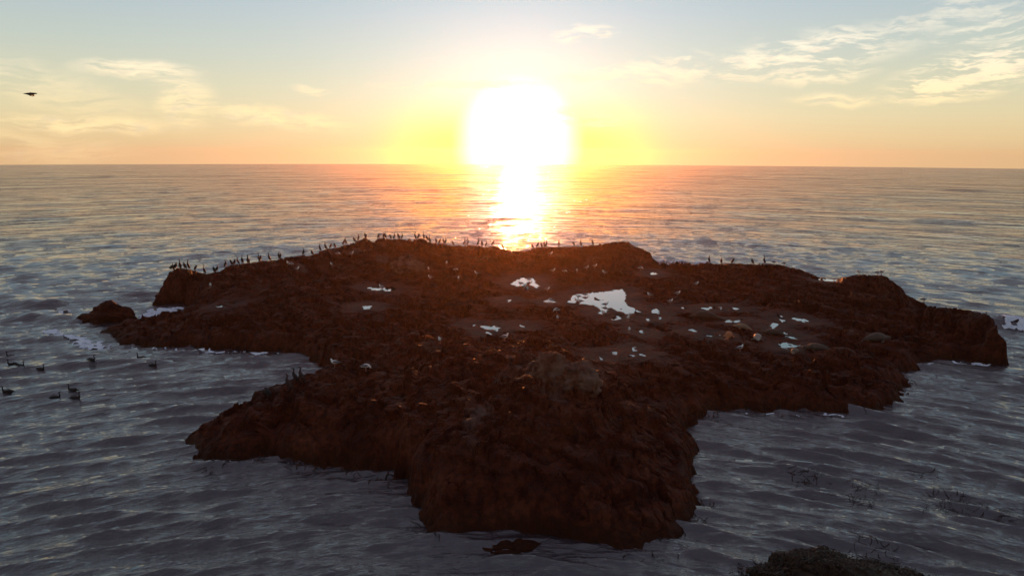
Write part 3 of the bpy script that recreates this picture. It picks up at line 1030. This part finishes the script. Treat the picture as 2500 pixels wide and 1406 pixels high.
# rows of cormorants along the skyline: (px, pose, facing)
ROWS = [
    ('on the low left bluff',
     [(419, D, LF), (427, H, RT), (440, A, LF), (450, H, LF), (461, A, LF), (480, P_, RT), (499, A, FW), (518, H, LF), (531, H, RT)]),
    ('on the hump beside the left bluff',
     [(549, U, RT), (560, H, LF), (570, H, RT), (579, U, LF), (589, U, FW), (602, U, LF), (609, U, FW), (627, A, LF), (635, H, RT), (657, U, LF), (677, U, LF), (690, H, RT)]),
    ('on the slope below the summit',
     [(741, U, RT), (760, H, FW), (777, U, LF), (792, U, LF), (809, P_, RT), (817, H, LF), (840, H, RT), (848, U, LF), (863, H, LF), (876, U, RT)]),
    ('on the summit crag',
     [(892, U, LF), (901, H, RT), (928, H, RT), (935, U, FW), (945, U, LF), (957, P_, LF), (966, U, RT), (975, H, LF), (988, U, RT)]),
    ('along the rim left of the glitter',
     [(1013, U, LF), (1021, H, RT), (1037, A, FW), (1046, H, LF), (1051, A, LF), (1063, H, LF), (1073, H, RT), (1082, H, LF), (1092, U, RT), (1108, H, LF),
      (1133, U, RT), (1144, U, RT), (1166, A, RT), (1177, A, FW), (1187, U, RT), (1204, H, RT), (1228, H, LF)]),
    ('along the rim right of the glitter',
     [(1296, H, LF), (1312, H, RT), (1320, H, LF), (1327, A, LF), (1337, U, RT), (1363, U, FW), (1400, P_, LF), (1416, U, FW), (1442, H, LF)]),
    ('on the lower right ridge',
     [(1733, U, LF), (1762, H, FW), (1787, H, RT), (1836, H, LF), (1863, A, LF)]),
]
for where, birds in ROWS:
    n = len(birds)
    for i, (px, pose, yaw) in enumerate(birds):
        g0 = on_ridge(px)
        place = f'{ORD[i]} from the left' if i <= n // 2 else (f'{ORD[n - 1 - i]} from the right' if i < n - 1 else 'last on the right')
        put('cormorant', CORM_ME[pose], (g0.x, g0.y, g0.z - .04), yaw + random.uniform(-.6, .6),
            f'{POSE_WORD[pose]} black cormorant, {place} {where}', 'cormorant', 'cormorants along the skyline of the island', random.uniform(.95, 1.12), -.13 + random.uniform(-.08, .08))

# the four on the low near headland, with legs and bill as parts
for px, py, pose, yaw, lab in [(704, 951, U, 3.05, 'black cormorant standing lowest of three on the near headland, bill pointing left'),
                               (720, 934, U, 3.3, 'black cormorant with upright neck, middle of three on the near headland'),
                               (735, 932, U, 2.9, 'bulky black cormorant standing highest of three on the near headland'),
                               (654, 972, H, 3.1, 'lone black cormorant sitting behind a boulder on the near headland')]:
    g0 = on_ground(px, py)
    if g0.y > 45 or g0.y < 25:
        w0 = to_world(px, py, 1.5)
        g0 = Vector((w0[0], w0[1], ground_z(w0[0], w0[1])))
    o = put('cormorant', CORM_NEAR[pose], (g0.x, g0.y, g0.z - .03), yaw, lab, 'cormorant', 'cormorants on the near headland', 1.08)
    link('bill', bill_mesh(CORM[pose][2]), None, o)
    for s in (-1, 1):
        link('leg', LEG_ME[s], None, o)

# swimming cormorants
SW = [(-.40, .03), (-.30, .05), (-.12, .06), (.08, .055), (.20, .07), (.25, .14), (.25, .23), (.235, .31), (.27, .365), (.31, .365)]
SWR = [(.04, .012), (.07, .03), (.115, .075), (.115, .085), (.08, .08), (.04, .045), (.026, .028), (.027, .029), (.032, .034), (.02, .022)]


def swim(bm):
    pp, rr = spline(SW, SWR, 3)
    loft(bm, pp, rr, 10, 0)
    for s in (-1, 1):
        loft(bm, [(.12, s * .075, .09), (-.02, s * .09, .10), (-.18, s * .07, .09), (-.32, s * .02, .07)], [(.02, .02), (.03, .05), (.025, .045), (.01, .012)], 8, 0)
    loft(bm, [(.31, 0, .365), (.36, 0, .365), (.41, 0, .36)], [.015, .010, .005], 6, 1)


SWIM_ME = mesh_of('swimming_cormorant', swim, [M_CORM, M_BILL])
for px, py, yaw, lab in [
        (26, 866, LF, 'swimming cormorant facing left, farthest out in the left-edge cluster'),
        (31, 891, LF, 'swimming cormorant facing left, just below the farthest of the left-edge cluster'),
        (51, 903, RT, 'swimming cormorant facing right, close behind two left-facing swimmers'),
        (99, 905, RT, 'swimming cormorant with raised bill, right end of the left-edge cluster'),
        (224, 890, RT, 'swimming cormorant alone below the blue foam patch'),
        (346, 876, LF, 'swimming cormorant facing left, just off the long left shore'),
        (373, 898, RT, 'swimming cormorant facing right, nearest to the headland cove'),
        (19, 960, LF, 'swimming cormorant at the left edge of the photo, nearest row'),
        (134, 968, RT, 'swimming cormorant facing right, left of an overlapping pair'),
        (178, 955, LF, 'swimming cormorant facing left, upper bird of an overlapping pair'),
        (184, 973, RT, 'swimming cormorant facing right, lower bird of an overlapping pair')]:
    w0 = to_world(px, py, 0.05)
    put('swimming_cormorant', SWIM_ME, (w0[0], w0[1], float(sea_height(w0[0], w0[1])) - .02), yaw + random.uniform(-.25, .25), lab, 'cormorant', 'cormorants swimming left of the island', .95)

# gulls: white body, grey wings as parts
GP = [(-.22, .235), (-.14, .25), (-.03, .265), (.07, .285), (.125, .325), (.15, .375), (.165, .42), (.20, .425)]
GR = [(.03, .012), (.06, .045), (.085, .085), (.083, .088), (.06, .062), (.042, .044), (.042, .043), (.02, .02)]
GPH = [(-.22, .22), (-.14, .24), (-.03, .265), (.07, .275), (.14, .27), (.19, .23), (.22, .19), (.245, .165)]


def gull_mesh(path):
    pp, rr = spline(path, GR, 3)

    def fn(bm):
        loft(bm, pp, rr, 10, 0)
        e = path[-1]
        a = path[-2]
        dx, dz = e[0] - a[0], e[1] - a[1]
        loft(bm, [(e[0] - .01, 0, e[1]), (e[0] + dx * .9, 0, e[1] + dz * .9 - .006)], [.014, .006], 6, 1)
        legs(bm, .0, .22, .045, 2, .06, .014)
    return mesh_of('gull', fn, [M_GULL, M_YBILL, M_LEG])


GULL_ME = {'stand': gull_mesh(GP), 'feed': gull_mesh(GPH)}
WING_ME = {s: mesh_of('wing', lambda bm, s=s: loft(bm, *spline([(.09, s * .075, .305), (.0, s * .088, .30), (-.12, s * .06, .275), (-.24, s * .025, .25), (-.31, s * .012, .24)],
                                                             [(.02, .03), (.026, .062), (.022, .05), (.014, .022), (.006, .008)], 3), 8), [M_WING]) for s in (-1, 1)}
# (px, py of feet, pose, facing, label, on skyline)
GULLS = [
    (514, 703, 'stand', FW, 'white-fronted gull facing us on the dark left bluff', 0),
    (703, 648, 'stand', FW, 'white gull just below the left ridge, left bird of a close pair', 0),
    (712, 650, 'feed', LF, 'gull just below the left ridge, right bird of a close pair', 0),
    (726, 662, 'stand', RT, 'grey-backed gull resting below the close pair on the left ridge', 0),
    (810, 651, 'stand', FW, 'small white gull alone under the climbing skyline slope', 0),
    (825, 624, 'feed', RT, 'pale gull bending down below the arch of two cormorants', 0),
    (858, 625, 'stand', RT, 'brownish gull resting below the summit crag', 0),
    (1047, 662, 'stand', FW, 'white gull on dark rock, upper of two right of the pale mound', 0),
    (1051, 683, 'stand', LF, 'white gull on dark rock, lower of two right of the pale mound', 0),
    (1090, 648, 'stand', FW, 'faint white gull high under the rim left of the glitter', 0),
    (932, 708, 'stand', LF, 'grey gull standing in the small left tide pool', 0),
    (1112, 663, 'feed', RT, 'pale gull with head lowered, upper of a loose pair under the rim', 0),
    (1119, 685, 'stand', FW, 'pale gull facing us, lower of a loose pair under the rim', 0),
    (1164, 673, 'stand', LF, 'pale round-backed gull left of the middle tide pool', 0),
    (1271, 699, 'stand', LF, 'dark gull wading at the left side of the middle tide pool', 0),
    (1292, 689, 'feed', RT, 'small dark gull wading at the right side of the middle tide pool', 0),
    (1280, 706, 'stand', FW, 'white gull on the near edge of the middle tide pool, left one', 0),
    (1288, 711, 'stand', FW, 'white gull on the near edge of the middle tide pool, right one', 0),
    (1336, 712, 'stand', RT, 'white-headed gull standing between the two largest tide pools', 0),
    (1345, 739, 'feed', LF, 'pale gull at the tiny pool left of the largest tide pool', 0),
    (1344, 625, 'stand', RT, 'pale gull high on the orange slope right of the glitter', 0),
    (1350, 666, 'stand', RT, 'pale gull, leftmost of the row above the largest tide pool', 0),
    (1378, 667, 'feed', RT, 'pale gull, second from left in the row above the largest tide pool', 0),
    (1408, 666, 'stand', FW, 'pale gull, middle of the row above the largest tide pool', 0),
    (1432, 659, 'stand', RT, 'pale gull leaning right, second from right in the row above the largest pool', 0),
    (1452, 655, 'stand', RT, 'pale gull, rightmost of the row above the largest tide pool', 0),
    (1476, 671, 'stand', LF, 'small pale gull alone right above the largest tide pool', 0),
    (1412, 731, 'stand', LF, 'dark gull in the largest tide pool, upper of an overlapping pair', 0),
    (1416, 743, 'stand', LF, 'dark gull in the largest tide pool, lower of an overlapping pair', 0),
    (1429, 726, 'feed', RT, 'dark gull in the largest tide pool, right of the overlapping pair', 0),
    (1478, 751, 'stand', RT, 'dark gull wading at the near rim of the largest tide pool', 0),
    (1473, 770, 'stand', FW, 'white gull on rock directly below the largest tide pool', 0),
    (1532, 783, 'stand', FW, 'white gull facing us beside the small speckled pool', 0),
    (1536, 812, 'stand', FW, 'white gull facing us below the small speckled pool', 0),
    (1361, 783, 'stand', FW, 'bright white gull facing us left below the largest tide pool', 0),
    (1359, 764, 'feed', LF, 'dim brownish gull right behind the bright white one', 0),
    (1563, 660, 'feed', RT, 'pale gull side-on at the foot of the square summit block', 0),
    (1586, 726, 'stand', LF, 'pinkish pale gull stretching right of the largest tide pool', 0),
    (1654, 723, 'stand', RT, 'faint gull leaning right on open rock right of the big pool', 0),
    (1636, 742, 'stand', RT, 'white-headed gull on open rock below the faint leaning gull', 0),
    (1699, 699, 'stand', RT, 'pale gull leaning right, high on the empty right slope', 0),
    (1891, 638, 'stand', RT, 'grey gull on the right ridge beside the long-necked cormorant', 1),
    (1918, 641, 'stand', RT, 'grey gull on the right ridge, a step down from its neighbour', 1),
    (2096, 669, 'stand', FW, 'grey gull standing alone on the low right knoll', 1),
    (2143, 666, 'stand', RT, 'grey gull on the right knoll top, left bird of a pair', 1),
    (2154, 671, 'stand', RT, 'grey gull on the right knoll top, right bird of a pair', 1),
    (2271, 745, 'stand', RT, 'dark gull in profile alone on the far right shoulder', 1),
    (1232, 832, 'stand', RT, 'white gull on a crest of the near rise, wing half raised', 0),
    (1074, 838, 'stand', FW, 'faint pale gull left of the white one on the near rise', 0),
    (818, 896, 'stand', LF, 'slim pale gull at the head of the headland cove', 0),
    (893, 905, 'feed', RT, 'pale gull on the headland above a white-streaked ledge', 0),
    (1806, 858, 'stand', RT, 'faint gull on dark rock in front of the sea lions', 0),
]
for px, py, pose, yaw, lab, sk in GULLS:
    g0 = on_ridge(px) if sk else on_ground(px, py)
    o = put('gull', GULL_ME[pose], (g0.x, g0.y, g0.z - .015), yaw + random.uniform(-.35, .35), lab, 'gull', 'gulls standing about on the island', random.uniform(1.0, 1.12))
    for s in (-1, 1):
        w_ = bpy.data.objects.new('wing', WING_ME[s])
        COL.objects.link(w_)
        w_.parent = o
        if pose == 'feed':
            w_.rotation_euler = (0, .08, 0)


# birds in the air
def flying(span, me_mat, wing_mat, label, loc, yaw, up):
    pp, rr = spline([(-.30, 0), (-.2, .01), (-.02, .0), (.12, .01), (.22, .03), (.30, .03), (.36, .02)], [(.05, .01), (.05, .03), (.085, .075), (.075, .07), (.04, .04), (.035, .035), (.006, .006)], 3)
    o = put('flying_bird', mesh_of('flying_bird', lambda bm: loft(bm, pp, rr, 10), [me_mat]), loc, yaw, label, 'bird', None, 1.0)
    for s in (-1, 1):
        wp, wr = spline([(.08, s * .05, .03), (.10, s * span * .22, .03 + up * .5), (.06, s * span * .36, .03 + up * .7), (-.06, s * span * .5, .03 + up * .55)],
                        [(.09, .02), (.085, .016), (.06, .012), (.012, .006)], 3)

        def fn(bm, wp=wp, wr=wr):
            loft(bm, wp, wr, 8)
        link('wing', mesh_of('wing', fn, [wing_mat]), None, o)
    return o


d0 = pix_dir(73, 230)
flying(.66, M_CORM, M_CORM, 'dark bird gliding low in the sky at the far left', EYE + d0 * 48, .25, -.16)
d0 = pix_dir(1686, 522)
flying(1.1, M_WING, M_WING, 'tiny gull flying low over the open sea behind the island', EYE + d0 * 130, 0.2, .30)


# ------------------------------------------------------------------ sea lions
def sea_lion(px, py, length, yaw, c0, c1, label, curl=0.0):
    g0 = on_ground(px, py)
    mt = plain('sea_lion_fur', c0, c1, 0.62, 2.2, 0.2, 0.015)
    L = length
    xs = [(-.50, .05), (-.43, .07), (-.32, .10), (-.15, .155), (.02, .18), (.16, .175), (.27, .15), (.35, .14), (.42, .145), (.47, .13), (.50, .115)]
    path = [(x * L, curl * L * (x * x * 2.2), z * L * .80) for x, z in xs]
    rad = [(.03 * L, .02 * L), (.05 * L, .045 * L), (.09 * L, .085 * L), (.145 * L, .14 * L), (.165 * L, .165 * L), (.15 * L, .15 * L), (.10 * L, .105 * L),
           (.07 * L, .075 * L), (.062 * L, .065 * L), (.045 * L, .045 * L), (.024 * L, .022 * L)]
    rad = [(a, b * .82) for a, b in rad]
    pp, rr = spline(path, rad, 4)
    o = put('sea_lion', mesh_of('sea_lion', lambda bm: loft(bm, pp, rr, 18), [mt]), (g0.x, g0.y, g0.z - .03), yaw, label, 'sea lion', 'sea lions hauled out on the right of the island')
    o.rotation_euler = (0, 0, yaw)
    for s in (-1, 1):
        link('flipper', mesh_of('flipper', lambda bm, s=s: loft(bm, *spline([(.14 * L, s * .12 * L, .07 * L), (.10 * L, s * .20 * L, .03 * L), (.02 * L, s * .25 * L, .018 * L)],
                                                                         [(.05 * L, .02 * L), (.05 * L, .014 * L), (.015 * L, .006 * L)], 3), 8), [mt]), None, o)
        link('hind_flipper', mesh_of('hind_flipper', lambda bm, s=s: loft(bm, *spline([(-.47 * L, s * .02 * L + curl * L * .5, .045 * L), (-.55 * L, s * .06 * L + curl * L * .6, .03 * L), (-.62 * L, s * .09 * L + curl * L * .7, .02 * L)],
                                                                                   [(.03 * L, .018 * L), (.04 * L, .012 * L), (.02 * L, .006 * L)], 3), 8), [mt]), None, o)
    return o


sea_lion(1722, 779, 2.3, math.pi * .98, (.035, .022, .015), (.055, .035, .025), 'long dark brown sea lion lying flat behind the others')
sea_lion(1813, 801, 1.3, 2.5, (.17, .11, .07), (.26, .17, .11), 'tan sea lion curled against the edge of a tide pool', .12)
sea_lion(1779, 822, 1.35, 1.2, (.30, .10, .035), (.42, .15, .05), 'bright orange-brown sea lion with arched back', .1)
sea_lion(1849, 828, 1.5, -1.9, (.20, .17, .15), (.30, .26, .23), 'pale grey sea lion lying beside the orange-brown one', .08)
sea_lion(1889, 817, 1.5, 2.8, (.04, .025, .018), (.06, .04, .03), 'dark brown sea lion right of the pale grey one')
sea_lion(1940, 862, 1.25, -2.2, (.09, .065, .05), (.14, .105, .08), 'greyish sea lion at the near edge of the rightmost large pool', .1)
sea_lion(1994, 855, 1.7, 2.9, (.05, .037, .028), (.08, .06, .045), 'brown sea lion right of the greyish one, back rounded')
sea_lion(2138, 832, 2.05, .12, (.05, .038, .029), (.075, .058, .045), 'grey-brown sea lion lying alone far to the right')
sea_lion(1044, 824, .8, 2.9, (.38, .10, .03), (.45, .13, .04), 'small reddish sea lion pup left of the near rise')


# ------------------------------------------------------------------ foam
def foam(poly_px, label_seed, thr, lift=0.03, step=0.09, stretch=(1, 1), thick=0.0):
    poly = np.array([to_world(px, py, 0)[:2] for px, py in poly_px])
    lo, hi = poly.min(0) - .5, poly.max(0) + .5
    st = max(step, math.sqrt((hi[0] - lo[0]) * (hi[1] - lo[1]) / 60000.0))
    xs, ys = np.arange(lo[0], hi[0], st), np.arange(lo[1], hi[1], st)
    x, y = np.meshgrid(xs, ys)
    d = signed_dist(x, y, poly)
    edge = smooth(-0.2, 1.1, d)
    wx, wy = x + .5 * perlin(x / 1.1, y / 1.1, 5), y + .5 * perlin(x / 1.1 + 9, y / 1.1, 6)
    n = 0.5 + 0.5 * fbm(wx / (0.9 * stretch[0]), wy / (0.9 * stretch[1]), 5, label_seed, .62)
    f1, f2, _ = worley(wx / .8, wy / .8, label_seed)
    lace = 1 - smooth(.05, .35, f2 - f1)
    val = (n * .75 + lace * .35) * edge
    on = val > thr
    z = sea_height(x, y) + lift + thick * smooth(thr, thr + .4, val)
    q = on[:-1, :-1] & on[1:, :-1] & on[:-1, 1:] & on[1:, 1:]
    idx = np.arange(x.size).reshape(x.shape)
    Q = np.stack([idx[:-1, :-1], idx[:-1, 1:], idx[1:, 1:], idx[1:, :-1]], -1)[q]
    if len(Q) == 0:
        return
    used, inv = np.unique(Q, return_inverse=True)
    me = bpy.data.meshes.new('foam')
    fill_mesh(me, np.stack([x, y, z], -1).reshape(-1, 3)[used], inv.reshape(Q.shape))
    tag(link('foam', me, M_FOAM), kind='stuff')


foam([(80, 805), (150, 798), (180, 815), (230, 822), (290, 838), (300, 850), (250, 856), (200, 860), (165, 848), (150, 830), (100, 822)], 3, .27)
foam([(310, 772), (370, 752), (430, 742), (475, 748), (440, 764), (390, 774), (335, 782)], 5, .30, thick=.05)
foam([(100, 765), (160, 755), (200, 760), (190, 775), (130, 772)], 6, .42)
foam([(2410, 778), (2500, 790), (2640, 800), (2640, 822), (2500, 812), (2430, 802)], 8, .28, thick=.12)
foam([(2280, 758), (2360, 756), (2420, 768), (2440, 780), (2390, 775), (2310, 768)], 9, .38)
foam([(1590, 640), (1640, 643), (1760, 655), (1700, 668), (1600, 662)], 12, .42)
foam([(560, 856), (640, 852), (700, 858), (640, 864)], 14, .42)
foam([(2240, 885), (2330, 880), (2420, 888), (2360, 898), (2270, 895)], 15, .5)
foam([(1660, 1040), (1740, 1012), (1960, 1004), (2110, 1012), (1980, 1022), (1800, 1030), (1700, 1052)], 16, .60)
foam([(990, 1180), (1006, 1270), (1120, 1300), (1180, 1330), (1060, 1310), (980, 1260)], 17, .62)


# broken wash along the near shore
for i0, i1, sd in ((0, 10, 51), (14, 24, 52), (23, 34, 53), (34, 41, 54), (41, 50, 55), (50, 58, 56)):
    run = [np.array(p) for p in NEAR[i0:i1 + 1]]
    low_ = []
    for p in run[::-1]:
        low_.append((p[0] + (p[0] - 1250) * .004, p[1] + (p[1] - LEVEL_PY) * .028 + 3))
    foam([(p[0], p[1] - 3) for p in run] + low_, sd, .45, .025, .05)


# ------------------------------------------------------------------ kelp
def fronds(name, centers, n, length, seed, parent=None, zfun=None, spread=.8, width=.035, up=0.0):
    rg = random.Random(seed)
    bm = bmesh.new()
    for _ in range(n):
        cx, cy = rg.choice(centers)
        x, y = cx + rg.gauss(0, spread), cy + rg.gauss(0, spread * .8)
        a = rg.uniform(0, 6.28)
        L = length * rg.uniform(.4, 1.2)
        k = 5
        pts = []
        lift = rg.uniform(0, up)
        for i in range(k + 1):
            t = i / k
            a += rg.uniform(-.5, .5)
            x += math.cos(a) * L / k
            y += math.sin(a) * L / k
            pts.append((x, y, zfun(x, y) + .02 + lift * math.sin(t * 3.14) + (rg.uniform(0, .03))))
        prev = None
        for i, pt in enumerate(pts):
            w = width * (1 - .75 * i / k) * rg.uniform(.7, 1.3)
            nx, ny = -math.sin(a) * w, math.cos(a) * w
            cur = (bm.verts.new((pt[0] + nx, pt[1] + ny, pt[2])), bm.verts.new((pt[0] - nx, pt[1] - ny, pt[2] + .012)))
            if prev:
                bm.faces.new((prev[0], prev[1], cur[1], cur[0]))
            prev = cur
    me = bpy.data.meshes.new(name)
    bm.to_mesh(me)
    bm.free()
    o = link(name, me, M_KELP, parent)
    return o


def sea_z(x, y):
    return float(sea_height(x, y))


# the weed-covered rock at the bottom right
kc = [to_world(px, py, .2) for px, py in [(1900, 1405), (1990, 1395), (2080, 1400), (2150, 1375), (2200, 1400), (1850, 1412), (2030, 1420)]]
bmr = bmesh.new()
rb = to_world(2040, 1425, 0)
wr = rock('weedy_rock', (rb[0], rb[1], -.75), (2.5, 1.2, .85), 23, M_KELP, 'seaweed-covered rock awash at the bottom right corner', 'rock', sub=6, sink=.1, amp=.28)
rb2 = to_world(2150, 1392, 0)
wv = np.array([v.co[:] for v in wr.data.vertices]) + np.array(wr.location)
wrb = BVHTree.FromPolygons([Vector(v) for v in wv], [p.vertices[:] for p in wr.data.polygons])


def weed_z(x, y):
    h = wrb.ray_cast(Vector((x, y, 9)), Vector((0, 0, -1)))
    return max(h[0].z if h[0] is not None else -9, sea_z(x, y))


fr = fronds('seaweed', [(c[0], c[1]) for c in kc], 2600, .26, 31, None, weed_z, .42, .024, .03)
fr.parent = wr
fr.matrix_parent_inverse = Matrix.Translation(wr.location).inverted()
tag(fr, kind='stuff')
fl = [to_world(px, py, 0) for px, py in [(2310, 1210), (2340, 1225), (2280, 1238), (2390, 1235), (2460, 1260), (2110, 1220), (2115, 1190), (2130, 1330), (2240, 1150), (1980, 1165)]]
tag(fronds('floating_kelp', [(c[0], c[1]) for c in fl], 210, .45, 37, None, sea_z, .38, .016), kind='stuff')
# kelp fringe trailing in the water along the near shores
shore = [to_world(px, py, 0) for px, py in [(640, 1112), (760, 1128), (880, 1142), (940, 1160), (1700, 1225), (1690, 1270), (1740, 1015), (1860, 1006), (2010, 1008), (2140, 1006), (2400, 892), (2215, 950), (540, 1134), (1080, 1288), (1580, 1334)]]
tag(fronds('trailing_kelp', [(c[0], c[1]) for c in shore], 220, .5, 41, None, sea_z, .5, .026), kind='stuff')

# ------------------------------------------------------------------ added mist box, warms the island like lens glare
hz = bpy.data.materials.new('added_haze')
hz.use_nodes = True
g = NT(hz.node_tree)
pv = g.n('ShaderNodeVolumePrincipled')
pv.inputs['Color'].default_value = (1.0, 0.66, 0.42, 1)
pv.inputs['Density'].default_value = ADDED_HAZE_DENSITY
pv.inputs['Anisotropy'].default_value = ADDED_HAZE_G
mo = g.n('ShaderNodeOutputMaterial')
g.link(pv.outputs[0], mo.inputs['Volume'])
bm = bmesh.new()
bmesh.ops.create_cube(bm, size=1.0)
S = R_SEA * 2 + 60
for v in bm.verts:
    v.co = (v.co.x * S, v.co.y * S, (v.co.z + .5) * 22.4 - 4.0)
me = bpy.data.meshes.new('added_haze')
bm.to_mesh(me)
bm.free()
tag(link('added_haze', me, hz), kind='stuff')
